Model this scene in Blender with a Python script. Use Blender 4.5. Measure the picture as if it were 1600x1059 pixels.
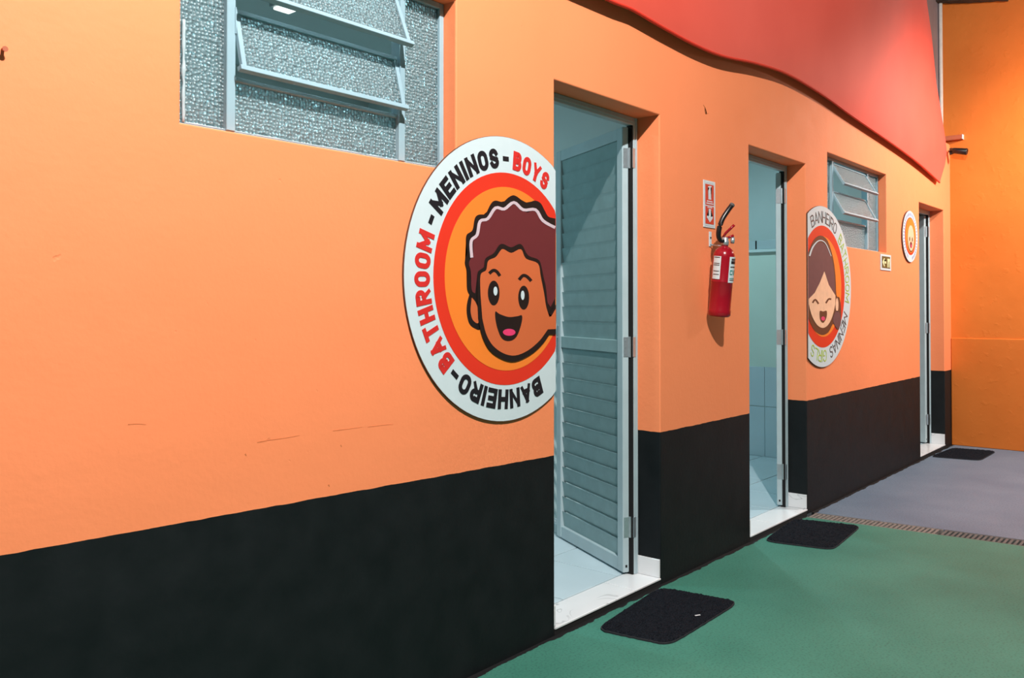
import bpy, bmesh, math, random
from mathutils import Vector, Matrix, noise
random.seed(7)
for o in list(bpy.data.objects): bpy.data.objects.remove(o)
SC = bpy.context.scene; COL = SC.collection

# ------------------------------------------------------------------ camera, world, lights, exposure
FPX, HY, PITCH = 1330.0, 481.5, math.radians(0.8)
YAW = math.atan(1130/FPX); CY, SY = math.cos(YAW), math.sin(YAW)
D, H = 1.9795, 1.2417                        # distance from the door wall, eye height
OY = HY - FPX*math.tan(PITCH)                # optical axis row
cam = bpy.data.cameras.new('camera'); cam.sensor_width = 36; cam.lens = FPX/1600*36
cam.shift_y = -(529.5-OY)/1600; cam.clip_start = .02
co = bpy.data.objects.new('camera', cam); COL.objects.link(co)
co.location = (0, -D, H); co.rotation_euler = (math.pi/2+PITCH, 0, YAW-math.pi/2)
SC.camera = co
vs = SC.view_settings; vs.view_transform = 'Standard'; vs.look = 'None'; vs.gamma = 1; vs.use_curve_mapping = False
vs.exposure = 0.0
w = bpy.data.worlds.new('world'); SC.world = w; w.use_nodes = True
w.node_tree.nodes['Background'].inputs[0].default_value = (.92, .97, 1, 1)
w.node_tree.nodes['Background'].inputs[1].default_value = .055

def lamp(name, loc, power, colour, r):
    l = bpy.data.lights.new(name, 'POINT'); l.energy = power; l.color = colour; l.shadow_soft_size = r
    o = bpy.data.objects.new(name, l); COL.objects.link(o); o.location = loc; return o
lamp('yard_lamp', (.85, -2.35, 4.25), 1070, (1, .985, .96), .045)
lamp('corner_lamp', (8.0, -1.1, 3.0), 30, (1, .80, .60), .06)
l2 = bpy.data.lights.new('shaded_yard_lamp', 'SPOT'); l2.energy = 560; l2.color = (1, .96, .92); l2.shadow_soft_size = .06
l2.spot_size = math.radians(106); l2.spot_blend = .8
o2 = bpy.data.objects.new('shaded_yard_lamp', l2); COL.objects.link(o2); o2.location = (7.5, -2.4, 3.4)
o2.rotation_euler = (Vector((7.35, 0, .9))-Vector((7.5, -2.4, 3.4))).to_track_quat('-Z', 'Y').to_euler()

# pixel helpers (photo frame 1600x1059)
def ray(px, py):
    a = (px-800)/FPX; b = (OY-py)/FPX; cp, sp = math.cos(PITCH), math.sin(PITCH)
    return (CY*cp + a*SY - b*CY*sp, SY*cp - a*CY - b*SY*sp, sp + b*cp)
def W(px, py, y=0.0):                        # on a plane parallel to the door wall -> (x, z)
    r = ray(px, py); k = (y+D)/r[1]; return (k*r[0], H+k*r[2])
def G(px, py, z=0.0):                        # on the ground -> (x, y)
    r = ray(px, py); k = (z-H)/r[2]; return (k*r[0], k*r[1]-D)

# ------------------------------------------------------------------ materials
def lin(c):
    return tuple(((v/255)/12.92 if v/255 <= .04045 else ((v/255+.055)/1.055)**2.4) for v in c)
class NT:
    def __init__(s, name):
        s.m = bpy.data.materials.new(name); s.m.use_nodes = True; s.t = s.m.node_tree
        s.b = s.t.nodes['Principled BSDF']; s.pos = None
    def n(s, typ, **kw):
        nd = s.t.nodes.new(typ)
        for k, v in kw.items(): setattr(nd, k, v)
        return nd
    def l(s, a, b): s.t.links.new(a, b)
    def P(s):
        if s.pos is None: s.pos = s.n('ShaderNodeNewGeometry').outputs['Position']
        return s.pos
    def O(s): return s.n('ShaderNodeTexCoord').outputs['Object']
    def noise(s, scale, detail=4, vec=None, rough=.5):
        nd = s.n('ShaderNodeTexNoise'); nd.inputs['Scale'].default_value = scale; nd.inputs['Detail'].default_value = detail
        nd.inputs['Roughness'].default_value = rough
        s.l(vec if vec else s.P(), nd.inputs['Vector']); return nd.outputs['Fac']
    def ramp(s, fac, p0, c0, p1, c1):
        r = s.n('ShaderNodeValToRGB'); e = r.color_ramp.elements
        e[0].position = p0; e[0].color = (*c0, 1); e[1].position = p1; e[1].color = (*c1, 1)
        s.l(fac, r.inputs[0]); return r.outputs[0]
    def mix(s, fac, a, b):
        m = s.n('ShaderNodeMix', data_type='RGBA')
        for sock, v in ((m.inputs[0], fac), (m.inputs[6], a), (m.inputs[7], b)):
            if hasattr(v, 'node'): s.l(v, sock)
            elif isinstance(v, tuple): sock.default_value = (*v, 1)
            else: sock.default_value = v
        return m.outputs[2]
    def math(s, op, a, b=None, c=None):
        m = s.n('ShaderNodeMath', operation=op)
        for i, v in enumerate((a, b, c)):
            if v is None: continue
            if hasattr(v, 'node'): s.l(v, m.inputs[i])
            else: m.inputs[i].default_value = v
        return m.outputs[0]
    def sep(s, vec):
        x = s.n('ShaderNodeSeparateXYZ'); s.l(vec, x.inputs[0]); return x.outputs
    def col(s, v):
        if hasattr(v, 'node'): s.l(v, s.b.inputs['Base Color'])
        else: s.b.inputs['Base Color'].default_value = (*v, 1)
    def rough(s, v):
        if hasattr(v, 'node'): s.l(v, s.b.inputs['Roughness'])
        else: s.b.inputs['Roughness'].default_value = v
    def bump(s, h, strength=.3, dist=.01):
        b = s.n('ShaderNodeBump'); b.inputs['Strength'].default_value = strength; b.inputs['Distance'].default_value = dist
        s.l(h, b.inputs['Height']); s.l(b.outputs[0], s.b.inputs['Normal'])

def plain(name, rgb, rough=.5, metal=0, var=.06, scale=30, bump=0, spec=.5):
    t = NT(name); c = lin(rgb)
    v = t.noise(scale, 3)
    t.col(t.ramp(v, .3, tuple(x*(1-var) for x in c), .7, tuple(min(1, x*(1+var)) for x in c)))
    t.rough(rough); t.b.inputs['Metallic'].default_value = metal; t.b.inputs['Specular IOR Level'].default_value = spec
    if bump: t.bump(t.noise(scale*4, 3), bump, .003)
    return t.m

def wall_paint():
    t = NT('orange_and_black_wall_paint'); x, y, z = t.sep(t.P())[:3]
    n1 = t.noise(1.3, 3); n2 = t.noise(55, 5); n3 = t.noise(9, 4)
    org = t.ramp(n1, .3, (.90, .258, .104), .7, (.93, .273, .114))
    spot = t.ramp(t.noise(17, 2), .235, (1, 1, 1), .245, (0, 0, 0))
    org = t.mix(t.math('MULTIPLY', spot, .25), org, lin((220, 118, 66)))
    blk = t.ramp(n3, .3, (.0035, .0055, .0066), .72, (.0072, .0098, .0112))
    scuff = t.ramp(t.noise(26, 8, rough=.75), .70, (0, 0, 0), .78, (1, 1, 1))
    blk = t.mix(t.math('MULTIPLY', scuff, .35), blk, (.05, .055, .06))
    # hand-painted boundary, a little higher towards the near end
    left = t.math('MULTIPLY', t.math('MAXIMUM', t.math('SUBTRACT', 2.58, x), 0), .0215)
    wob = t.math('MULTIPLY', t.math('SUBTRACT', t.noise(14, 4), .5), .007)
    line = t.math('ADD', t.math('ADD', left, wob), .682)
    m = t.math('LESS_THAN', z, line)
    low = t.mix(m, org, blk)
    hi = t.math('GREATER_THAN', z, t.math('ADD', 2.98, wob))
    t.col(t.mix(hi, low, lin((165, 150, 158))))
    t.rough(t.math('ADD', .5, t.math('MULTIPLY', n3, .2)))
    t.b.inputs['Specular IOR Level'].default_value = .25
    crack = t.ramp(t.noise(3.2, 2), .494, (1, 1, 1), .5, (0, 0, 0))
    pit = t.ramp(t.noise(30, 2), .22, (0, 0, 0), .27, (1, 1, 1))
    hgt = t.math('ADD', t.math('MULTIPLY', n2, .25), t.math('ADD', t.math('MULTIPLY', t.noise(6, 4), .9), t.math('MULTIPLY', pit, .25)))
    hgt = t.math('ADD', hgt, t.math('MULTIPLY', m, .35))
    t.bump(hgt, .5, .006)
    return t.m

def ochre_paint():
    t = NT('ochre_wall_paint'); z = t.sep(t.P())[2]
    c = t.ramp(t.noise(1.7, 4), .3, lin((203, 110, 36)), .7, lin((214, 120, 44)))
    c = t.mix(t.math('MULTIPLY', t.math('LESS_THAN', z, .97), .25), c, lin((190, 100, 34)))
    sp = t.ramp(t.noise(22, 5, rough=.7), .68, (0, 0, 0), .74, (1, 1, 1))
    t.col(t.mix(t.math('MULTIPLY', sp, .3), c, lin((165, 84, 30)))); t.rough(.6)
    hgt = t.math('ADD', t.noise(3.5, 5), t.math('MULTIPLY', t.ramp(t.noise(14, 4), .6, (0, 0, 0), .68, (1, 1, 1)), .12))
    t.bump(hgt, .5, .012); t.b.inputs['Specular IOR Level'].default_value = .3
    return t.m

def floor_paint(name, c0, c1, stain):
    t = NT(name); y = t.sep(t.P())[1]
    c = t.ramp(t.noise(2.1, 5), .35, lin(c0), .65, lin(c1))
    g = t.ramp(t.noise(110, 4), .34, (.55, .55, .55), .5, (1, 1, 1))
    mm = t.n('ShaderNodeMix', data_type='RGBA', blend_type='MULTIPLY'); mm.inputs[0].default_value = .6
    t.l(c, mm.inputs[6]); t.l(g, mm.inputs[7]); c = mm.outputs[2]
    st = t.ramp(t.noise(11, 6, rough=.7), .69, (0, 0, 0), .73, (1, 1, 1))
    c = t.mix(t.math('MULTIPLY', st, .45), c, lin(stain))
    # black wall paint slopped on the floor along the wall foot
    edge = t.math('ADD', t.math('MULTIPLY', t.math('SUBTRACT', t.noise(9, 6, rough=.65), .5), .06), -.022)
    m = t.math('GREATER_THAN', y, edge)
    t.col(t.mix(m, c, (.012, .013, .014))); t.rough(.55)
    t.bump(t.noise(120, 4), .3, .004); t.b.inputs['Specular IOR Level'].default_value = .3
    return t.m

def tile_mat(name, rgb, veins=False):
    t = NT(name); c = lin(rgb); c = t.ramp(t.noise(4, 3), .3, tuple(v*.94 for v in c), .7, c)
    if veins:
        wv = t.n('ShaderNodeTexNoise'); wv.inputs['Scale'].default_value = 5.5; wv.inputs['Detail'].default_value = 2
        wv.inputs['Distortion'].default_value = .8
        t.l(t.P(), wv.inputs['Vector'])
        d = t.math('ABSOLUTE', t.math('SUBTRACT', wv.outputs['Fac'], .5))
        v = t.ramp(d, .0, (1, 1, 1), .008, (0, 0, 0))
        gate = t.ramp(t.noise(4.5, 1), .5, (0, 0, 0), .56, (1, 1, 1))
        c = t.mix(t.math('MULTIPLY', t.math('MULTIPLY', v, gate), .55), c, lin((120, 125, 130)))
    t.col(c); t.rough(.22); return t.m

def hammered_glass():
    t = NT('hammered_glass'); v = t.n('ShaderNodeTexVoronoi', feature='F1'); v.inputs['Scale'].default_value = 96
    v.inputs['Randomness'].default_value = .55
    t.l(t.P(), v.inputs['Vector'])
    t.col(lin((205, 232, 238))); t.rough(.28)
    t.b.inputs['Transmission Weight'].default_value = .86; t.b.inputs['IOR'].default_value = 1.5
    t.b.inputs['Specular IOR Level'].default_value = .9
    t.bump(t.math('MULTIPLY', v.outputs['Distance'], v.outputs['Distance']), 1.0, .0078)
    return t.m

def fabric_mat():
    t = NT('stretched_coral_fabric'); t.col(t.ramp(t.noise(3, 2), .3, lin((228, 76, 56)), .7, lin((233, 82, 62))))
    t.rough(.62); t.b.inputs['Sheen Weight'].default_value = .12; t.b.inputs['Specular IOR Level'].default_value = .3
    t.bump(t.noise(700, 2), .08, .001); return t.m

def rubber_mat():
    t = NT('black_fibre_mat'); c = t.ramp(t.noise(240, 4), .35, (.0025, .0035, .0055), .75, (.021, .026, .035))
    t.col(c); t.rough(.9); t.b.inputs['Specular IOR Level'].default_value = .08; t.bump(t.noise(130, 4), 1, .012); return t.m

def glow(name, rgb, s):
    t = NT(name); t.col(rgb); t.b.inputs['Emission Color'].default_value = (*rgb, 1); t.b.inputs['Emission Strength'].default_value = s; return t.m

M = dict(
    wall=wall_paint(), ochre=ochre_paint(),
    green=floor_paint('green_floor_paint', (58, 120, 104), (68, 132, 115), (40, 84, 74)),
    grey=floor_paint('grey_floor_paint', (100, 118, 136), (112, 129, 146), (62, 64, 70)),
    inner=plain('white_inner_paint', (205, 222, 222), .55, var=.03, scale=3),
    crack=plain('bare_plaster_crack', (206, 112, 62), .8, var=.2, scale=60),
    upper=plain('grey_upper_render', (150, 140, 148), .8, var=.08, scale=6),
    sage=plain('pale_green_gloss_paint', (206, 224, 214), .22, var=.03, scale=3),
    tile=tile_mat('white_floor_tile', (196, 214, 222)), sill=tile_mat('veined_sill_tile', (232, 234, 236), True),
    grout=plain('grey_grout', (88, 94, 96), .9), alu=plain('painted_aluminium', (172, 190, 195), .38, 0, .04, 12),
    winframe=plain('blue_grey_window_paint', (146, 174, 185), .4, 0, .04, 12),
    slat=plain('aluminium_slat', (136, 162, 164), .42, .0, .07, 18), chrome=plain('zinc_hinge', (188, 200, 206), .3, .7),
    glass=hammered_glass(), fabric=fabric_mat(), hem=plain('shaded_hem_red', (200, 44, 26), .6),  # hem red is darkened to paint in its shaded underside
    mat=rubber_mat(), matedge=plain('mat_edging', (34, 37, 42), .8, var=.3, scale=80),
    dark=plain('dark_void', (12, 12, 13), .9), ceil=plain('dark_roof_underside', (70, 62, 56), .9, var=.3, scale=4),
    wood=plain('rough_roof_timber', (62, 50, 42), .9, var=.5, scale=14, bump=.6),
    iron=plain('rusty_grate_iron', (128, 122, 116), .7, .2, .25, 40), iron2=plain('dark_grate_iron', (96, 96, 94), .7, .2, .25, 40),
    white=plain('sign_white', (202, 216, 220), .4, var=.015), board_edge=plain('sign_board_edge', (96, 58, 38), .8),
    red=plain('sign_red', (222, 52, 32), .4, var=.03, scale=5), orange=plain('sign_orange', (242, 128, 46), .4, var=.03, scale=4),
    ink=plain('sign_black_ink', (24, 24, 30), .45), redink=plain('sign_red_ink', (206, 44, 40), .45),
    outline=plain('art_outline', (28, 20, 18), .45), maroon=plain('art_maroon_hair', (104, 40, 44), .45, var=.02),
    lilac=plain('art_hair_shine', (206, 184, 192), .45), skin=plain('art_brown_skin', (204, 102, 58), .45, var=.03, scale=4),
    pink=plain('art_tongue', (226, 60, 110), .45), peach=plain('art_peach_skin', (240, 190, 155), .45),
    brown=plain('art_brown_line', (92, 54, 36), .45), plum=plain('art_plum_hair', (96, 66, 72), .45),
    lime=plain('sign_green_ink', (168, 190, 70), .45), thinink=plain('sign_dark_ink', (66, 62, 62), .45), blue=plain('sign_blue_ink', (110, 130, 190), .45),
    extred=plain('extinguisher_red', (146, 16, 32), .2, 0, .02), rubber=plain('black_hose_rubber', (22, 22, 24), .3),
    signred=plain('safety_sign_red', (206, 60, 40), .45), olive=plain('exit_sign_olive', (92, 80, 34), .5),
    lum=plain('luminescent_yellow', (226, 222, 168), .5), teal=plain('label_green_print', (40, 130, 120), .5),
    pipe=plain('white_conduit', (230, 222, 216), .5), block=plain('brown_timber_block', (176, 92, 60), .7), blackp=plain('black_plastic', (20, 20, 20), .4),
    lampglow=glow('lamp_diffuser', (.93, 1, .92), 1.6),
    paper=plain('white_scrap', (220, 222, 224), .7),
)

# ------------------------------------------------------------------ mesh helpers
def link(name, me, mat=None, parent=None):
    o = bpy.data.objects.new(name, me); COL.objects.link(o)
    if mat and me is not None:
        me.materials.clear(); me.materials.append(M[mat] if isinstance(mat, str) else mat)
    if parent: o.parent = parent
    return o
def fin(name, bm, mat, parent=None, smooth=False, kind=None):
    bmesh.ops.recalc_face_normals(bm, faces=bm.faces[:])
    me = bpy.data.meshes.new(name); bm.to_mesh(me); bm.free()
    if smooth:
        for p in me.polygons: p.use_smooth = True
    o = link(name, me, mat, parent)
    if kind: o['kind'] = kind
    return o
def empty(name, loc=(0, 0, 0), rz=0, label=None, cat=None, group=None, kind=None):
    o = bpy.data.objects.new(name, None); COL.objects.link(o); o.location = loc; o.rotation_euler = (0, 0, rz); o.empty_display_size = .05
    return tag(o, label, cat, group, kind)
def tag(o, label=None, cat=None, group=None, kind=None):
    for k, v in (('label', label), ('category', cat), ('group', group), ('kind', kind)):
        if v: o[k] = v
    return o
def addbox(bm, x0, x1, y0, y1, z0, z1, bev=0, mtx=None):
    r = bmesh.ops.create_cube(bm, size=1); vs_ = r['verts']
    for v in vs_:
        v.co = Vector((x0+(v.co.x+.5)*(x1-x0), y0+(v.co.y+.5)*(y1-y0), z0+(v.co.z+.5)*(z1-z0)))
    if bev:
        es = list({e for v in vs_ for e in v.link_edges})
        r2 = bmesh.ops.bevel(bm, geom=es, offset=bev, segments=1, affect='EDGES'); vs_ = r2['verts']
    if mtx is not None:
        bmesh.ops.transform(bm, matrix=mtx, verts=[v for v in vs_ if v.is_valid])
    return vs_
def box(name, dims, mat, parent=None, bev=.0):
    bm = bmesh.new(); addbox(bm, *dims, bev=bev); return fin(name, bm, mat, parent)
def prism(bm, pts, y0, y1):
    """closed (x,z) outline extruded from y0 (back) to y1 (front)"""
    a = [bm.verts.new((x, y0, z)) for x, z in pts]; b = [bm.verts.new((x, y1, z)) for x, z in pts]
    n = len(pts)
    for i in range(n): bm.faces.new((a[i], a[(i+1) % n], b[(i+1) % n], b[i]))
    f1 = bm.faces.new(a[::-1]); f2 = bm.faces.new(b)
    bmesh.ops.triangulate(bm, faces=[f1, f2], ngon_method='EAR_CLIP')
def tube(bm, pts, r, seg=8, cap=True):
    pts = [Vector(p) for p in pts]; rr = r if isinstance(r, (list, tuple)) else [r]*len(pts)
    rings = []; up = Vector((0, 0, 1))
    for i, p in enumerate(pts):
        t = (pts[min(i+1, len(pts)-1)]-pts[max(i-1, 0)]).normalized()
        u = t.cross(up if abs(t.dot(up)) < .95 else Vector((1, 0, 0))).normalized(); v = t.cross(u)
        rings.append([bm.verts.new(p+(u*math.cos(k*2*math.pi/seg)+v*math.sin(k*2*math.pi/seg))*rr[i]) for k in range(seg)])
    for a, b in zip(rings, rings[1:]):
        for k in range(seg): bm.faces.new((a[k], a[(k+1) % seg], b[(k+1) % seg], b[k]))
    if cap: bm.faces.new(rings[0][::-1]); bm.faces.new(rings[-1])
def lathe(bm, prof, seg=32, mtx=None):
    rings = []
    for r, z in prof:
        rings.append([bm.verts.new((r*math.cos(k*2*math.pi/seg), r*math.sin(k*2*math.pi/seg), z)) for k in range(seg)])
    for a, b in zip(rings, rings[1:]):
        for k in range(seg): bm.faces.new((a[k], a[(k+1) % seg], b[(k+1) % seg], b[k]))
    bm.faces.new(rings[0][::-1]); bm.faces.new(rings[-1])
    if mtx is not None: bmesh.ops.transform(bm, matrix=mtx, verts=bm.verts[:])
def smoothpoly(pts, n=4, closed=True):
    """Catmull-Rom through the points"""
    out = []; N = len(pts)
    for i in range(N if closed else N-1):
        p = [pts[(i+k) % N] if closed else pts[min(max(i+k, 0), N-1)] for k in (-1, 0, 1, 2)]
        for j in range(n):
            t = j/n
            out.append(tuple(.5*(2*p[1][d]+(p[2][d]-p[0][d])*t+(2*p[0][d]-5*p[1][d]+4*p[2][d]-p[3][d])*t*t+(3*p[1][d]-p[0][d]-3*p[2][d]+p[3][d])*t**3) for d in (0, 1)))
    if not closed: out.append(pts[-1])
    return out

# ------------------------------------------------------------------ setting: door wall with openings
TH = .13                                     # depth of the reveals
SILL = .03
DOORS = [(2.580, 3.362), (4.290, 5.082), (7.510, 8.290)]; DTOP = 2.117
WINS = [(1.066, 2.040, 1.700, 2.272), (5.446, 6.648, 1.655, 2.240)]
XE = 8.52
holes = [(a, b, 0.0, DTOP) for a, b in DOORS]+WINS
def build_wall():
    xs = sorted({-2.6, XE+.02, .0, 6.9} | {v for h in holes for v in h[:2]}); zs = sorted({0.0, 2.74} | {v for h in holes for v in h[2:]})
    bm = bmesh.new(); V = {}
    def v(i, j, k):
        if (i, j, k) not in V: V[i, j, k] = bm.verts.new((xs[i], (0, TH)[k], zs[j]))
        return V[i, j, k]
    def solid(i, j):
        if not (0 <= i < len(xs)-1 and 0 <= j < len(zs)-1): return False
        cx, cz = (xs[i]+xs[i+1])/2, (zs[j]+zs[j+1])/2
        return not any(a < cx < b and c < cz < d for a, b, c, d in holes)
    for i in range(len(xs)-1):
        for j in range(len(zs)-1):
            if not solid(i, j): continue
            bm.faces.new((v(i, j, 0), v(i+1, j, 0), v(i+1, j+1, 0), v(i, j+1, 0)))
            bm.faces.new((v(i, j, 1), v(i, j+1, 1), v(i+1, j+1, 1), v(i+1, j, 1)))
            for (di, dj, e) in ((-1, 0, ((i, j), (i, j+1))), (1, 0, ((i+1, j+1), (i+1, j))), (0, -1, ((i+1, j), (i, j))), (0, 1, ((i, j+1), (i+1, j+1)))):
                if not solid(i+di, j+dj):
                    a, b = e
                    bm.faces.new((v(*a, 0), v(*b, 0), v(*b, 1), v(*a, 1)))
    bm.normal_update()
    es = [e for e in bm.edges if len(e.link_faces) == 2 and all(abs(q.co.y) < 1e-6 for q in e.verts) and e.calc_face_angle(0) > 1 and e.verts[0].co.z+e.verts[1].co.z > .2]
    bmesh.ops.bevel(bm, geom=es, offset=.005, segments=2, affect='EDGES', profile=.5)
    o = fin('wall_front', bm, 'wall'); return tag(o, 'orange plastered wall with black painted lower band and door openings', kind='structure')
build_wall()
box('wall_upper', (-2.6, XE+.02, .085, TH, 2.7405, 4.6), 'upper')['kind'] = 'structure'

# far wall with a slightly proud plinth
bm = bmesh.new(); addbox(bm, XE, XE+.15, -3.4, TH+.02, .96, 4.6); addbox(bm, XE-.016, XE+.15, -3.4, -.002, 0, .972, bev=.005)
tag(fin('wall_far', bm, 'ochre'), 'ochre orange rough wall at the end of the yard', kind='structure')
# floors: green this side of the drain, grey beyond it
dA, dB = Vector((5.005, 0)), Vector((5.150, 0)); slope = .112      # drain edges drift a little with distance from the wall
def strip(name, pts, mat, label, z0=-.12):
    bm = bmesh.new(); a = [bm.verts.new((x, y, z0)) for x, y in pts]; b = [bm.verts.new((x, y, 0)) for x, y in pts]; n = len(pts)
    for i in range(n): bm.faces.new((a[i], a[(i+1) % n], b[(i+1) % n], b[i]))
    bm.faces.new(a[::-1]); bm.faces.new(b)
    return tag(fin(name, bm, mat), label, kind='structure')
YB = -4.2
strip('floor', [(-2.6, .0), (-2.6, YB), (dA.x-slope*YB, YB), (dA.x, 0)], 'green', 'green painted concrete floor along the wall')
strip('floor', [(dB.x, 0), (dB.x-slope*YB, YB), (XE+.1, YB), (XE+.1, 0)], 'grey', 'grey concrete floor beyond the drain')
strip('floor', [(dA.x-.01, 0), (dA.x-.01-slope*YB, YB), (dB.x+.01-slope*YB, YB), (dB.x+.01, 0)], 'dark', 'dark bottom of the floor drain channel', -.13).location.z = -.06
# roof
box('ceiling', (-2.6, XE+.15, YB, TH, 4.6, 4.66), 'ceil')['kind'] = 'structure'
bm = bmesh.new(); pts = []
for i in range(25):
    y = .1-.58*i/24; z = 4.055-.11*(i/24)+.012*noise.noise(Vector((y*14, 0, 3)))
    pts.append((y, z))
a = [bm.verts.new((XE-.10, y, z)) for y, z in pts]; b = [bm.verts.new((XE-.002, y, z)) for y, z in pts]
a2 = [bm.verts.new((XE-.10, y, 4.22)) for y, z in pts]; b2 = [bm.verts.new((XE-.002, y, 4.22)) for y, z in pts]
for i in range(24):
    for p, q in ((a, b), (b, b2), (b2, a2), (a2, a)): bm.faces.new((p[i], p[i+1], q[i+1], q[i]))
for i in (0, 24): bm.faces.new((a[i], b[i], b2[i], a2[i]))
tag(fin('roof_timber', bm, 'wood'), 'rough dark roof timber above the ochre wall', 'beam')

# ------------------------------------------------------------------ rooms behind the wall
def room(x0, x1, y1, zc, n):
    box('floor', (x0, x1, TH, y1, -.06, SILL-.006), 'grout')['kind'] = 'structure'
    box('ceiling', (x0-.04, x1+.04, TH, y1+.08, zc, zc+.05), 'inner')['kind'] = 'structure'
    box('wall_back', (x0-.04, x1+.04, y1, y1+.08, -.06, zc), 'inner')['kind'] = 'structure'
    box('wall_left', (x0-.04, x0, TH, y1, -.06, zc), 'inner')['kind'] = 'structure'
    box('wall_right', (x1, x1+.04, TH, y1, -.06, zc), 'inner')['kind'] = 'structure'
room(.62, 3.93, 2.7, 2.74, 1); room(4.02, 6.94, 2.7, 2.74, 2); room(7.03, 8.6, 1.5, 2.74, 3)

def tiles(parent_floor, x0, x1, y0, y1, ox, oy, p, mat='tile'):
    g = .0034
    i0 = math.floor((x0-ox)/p); i1 = math.ceil((x1-ox)/p); j0 = math.floor((y0-oy)/p); j1 = math.ceil((y1-oy)/p)
    for i in range(i0, i1):
        for j in range(j0, j1):
            a, b = max(x0, ox+i*p)+g, min(x1, ox+(i+1)*p)-g; c, d = max(y0, oy+j*p)+g, min(y1, oy+(j+1)*p)-g
            if b-a < .02 or d-c < .02: continue
            bm = bmesh.new(); addbox(bm, a, b, c, d, SILL-.007, SILL, bev=.0012); fin('tile', bm, mat, parent_floor)
fl = [o for o in bpy.data.objects if o.name.startswith('floor')]
rf = [o for o in fl if o.data.materials[0] == M['grout']]
rf.sort(key=lambda o: sum(v.co.x for v in o.data.vertices))
tiles(rf[0], 2.2, 3.93, .162, 2.3, 3.262, .162, .41)
tiles(rf[1], 4.05, 6.66, .162, 2.3, 4.95, .162, .41)
tiles(rf[2], 7.4, 8.55, .162, 1.2, 8.2, .162, .41)

# sills: a low step with veined tiles, tile skirting on the jambs
for n, (a, b) in enumerate(DOORS):
    st = box('trim_%d' % (n+1), (a+.001, b-.001, .001, .162, -.05, SILL-.008), 'dark'); st['kind'] = 'structure'; st['label'] = 'low veined tile door sill with dark front edge'
    cuts = [a, b-.216, b] if n == 0 else [a, a+.34, b] if n == 1 else [a, a+.42, b]
    for p, q in zip(cuts, cuts[1:]): box('tile', (p+.0025, q-.0025, -.003, .159, SILL-.008, SILL), 'sill', st, .0012)
    box('skirting_tile', (b-.009, b-.0005, .002, TH-.002, SILL+.001, .112+.004*n), 'sill', st, .001)
    box('skirting_tile', (a+.0005, a+.009, .002, TH-.002, SILL+.001, .112), 'sill', st, .001)

# girls' room end wall: tiled dado, gloss paint, ledge with a pipe clip
X2 = 6.66
dw = box('wall_end', (X2, X2+.04, TH, 2.7, 0, 1.70), 'sage'); dw['kind'] = 'structure'
tag(dw, 'pale green gloss wall with tiled base seen through the second doorway')
yy = .96-.33*2
while yy < 2.6:
    y1_ = min(yy+.33, 2.69)
    for z0, z1 in ((SILL, .437), (.439, .763)): box('tile', (X2-.010, X2-.0005, yy+.0015, y1_-.0015, z0+.001, z1-.001), 'tile', dw, .0012)
    yy += .33
box('ledge', (X2-.03, X2+.04, TH, 2.7, 1.70, 1.725), 'inner', dw, .003)
box('pipe_trunking', (X2-.015, X2-.0005, TH, 2.7, 1.726, 1.80), 'alu', dw, .003)
box('trunking_joint', (X2-.017, X2-.0155, 1.02, 1.032, 1.728, 1.798), 'dark', dw)

# ceiling lamps inside the rooms (one is seen through the window gap)
def ceiling_lamp(x, y, power, label):
    r = empty('ceiling_lamp', (x, y, 2.74), 0, label, 'lamp', 'square ceiling lamps in the rooms')
    box('housing', (-.06, .06, -.06, .06, -.03, 0), 'alu', r, .004)
    box('diffuser', (-.045, .045, -.045, .045, -.042, -.0301), 'lampglow', r, .003)
    l = bpy.data.lights.new('room_lamp', 'AREA'); l.energy = power; l.color = (.58, .92, 1); l.size = .09
    o = bpy.data.objects.new('room_lamp', l); COL.objects.link(o); o.parent = r; o.location = (0, 0, -.05)
ceiling_lamp(2.44, 1.54, 17, 'square white ceiling lamp glimpsed through the near louvred window')
ceiling_lamp(5.5, 1.1, 20, 'square ceiling lamp inside the room behind the second doorway')

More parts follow.
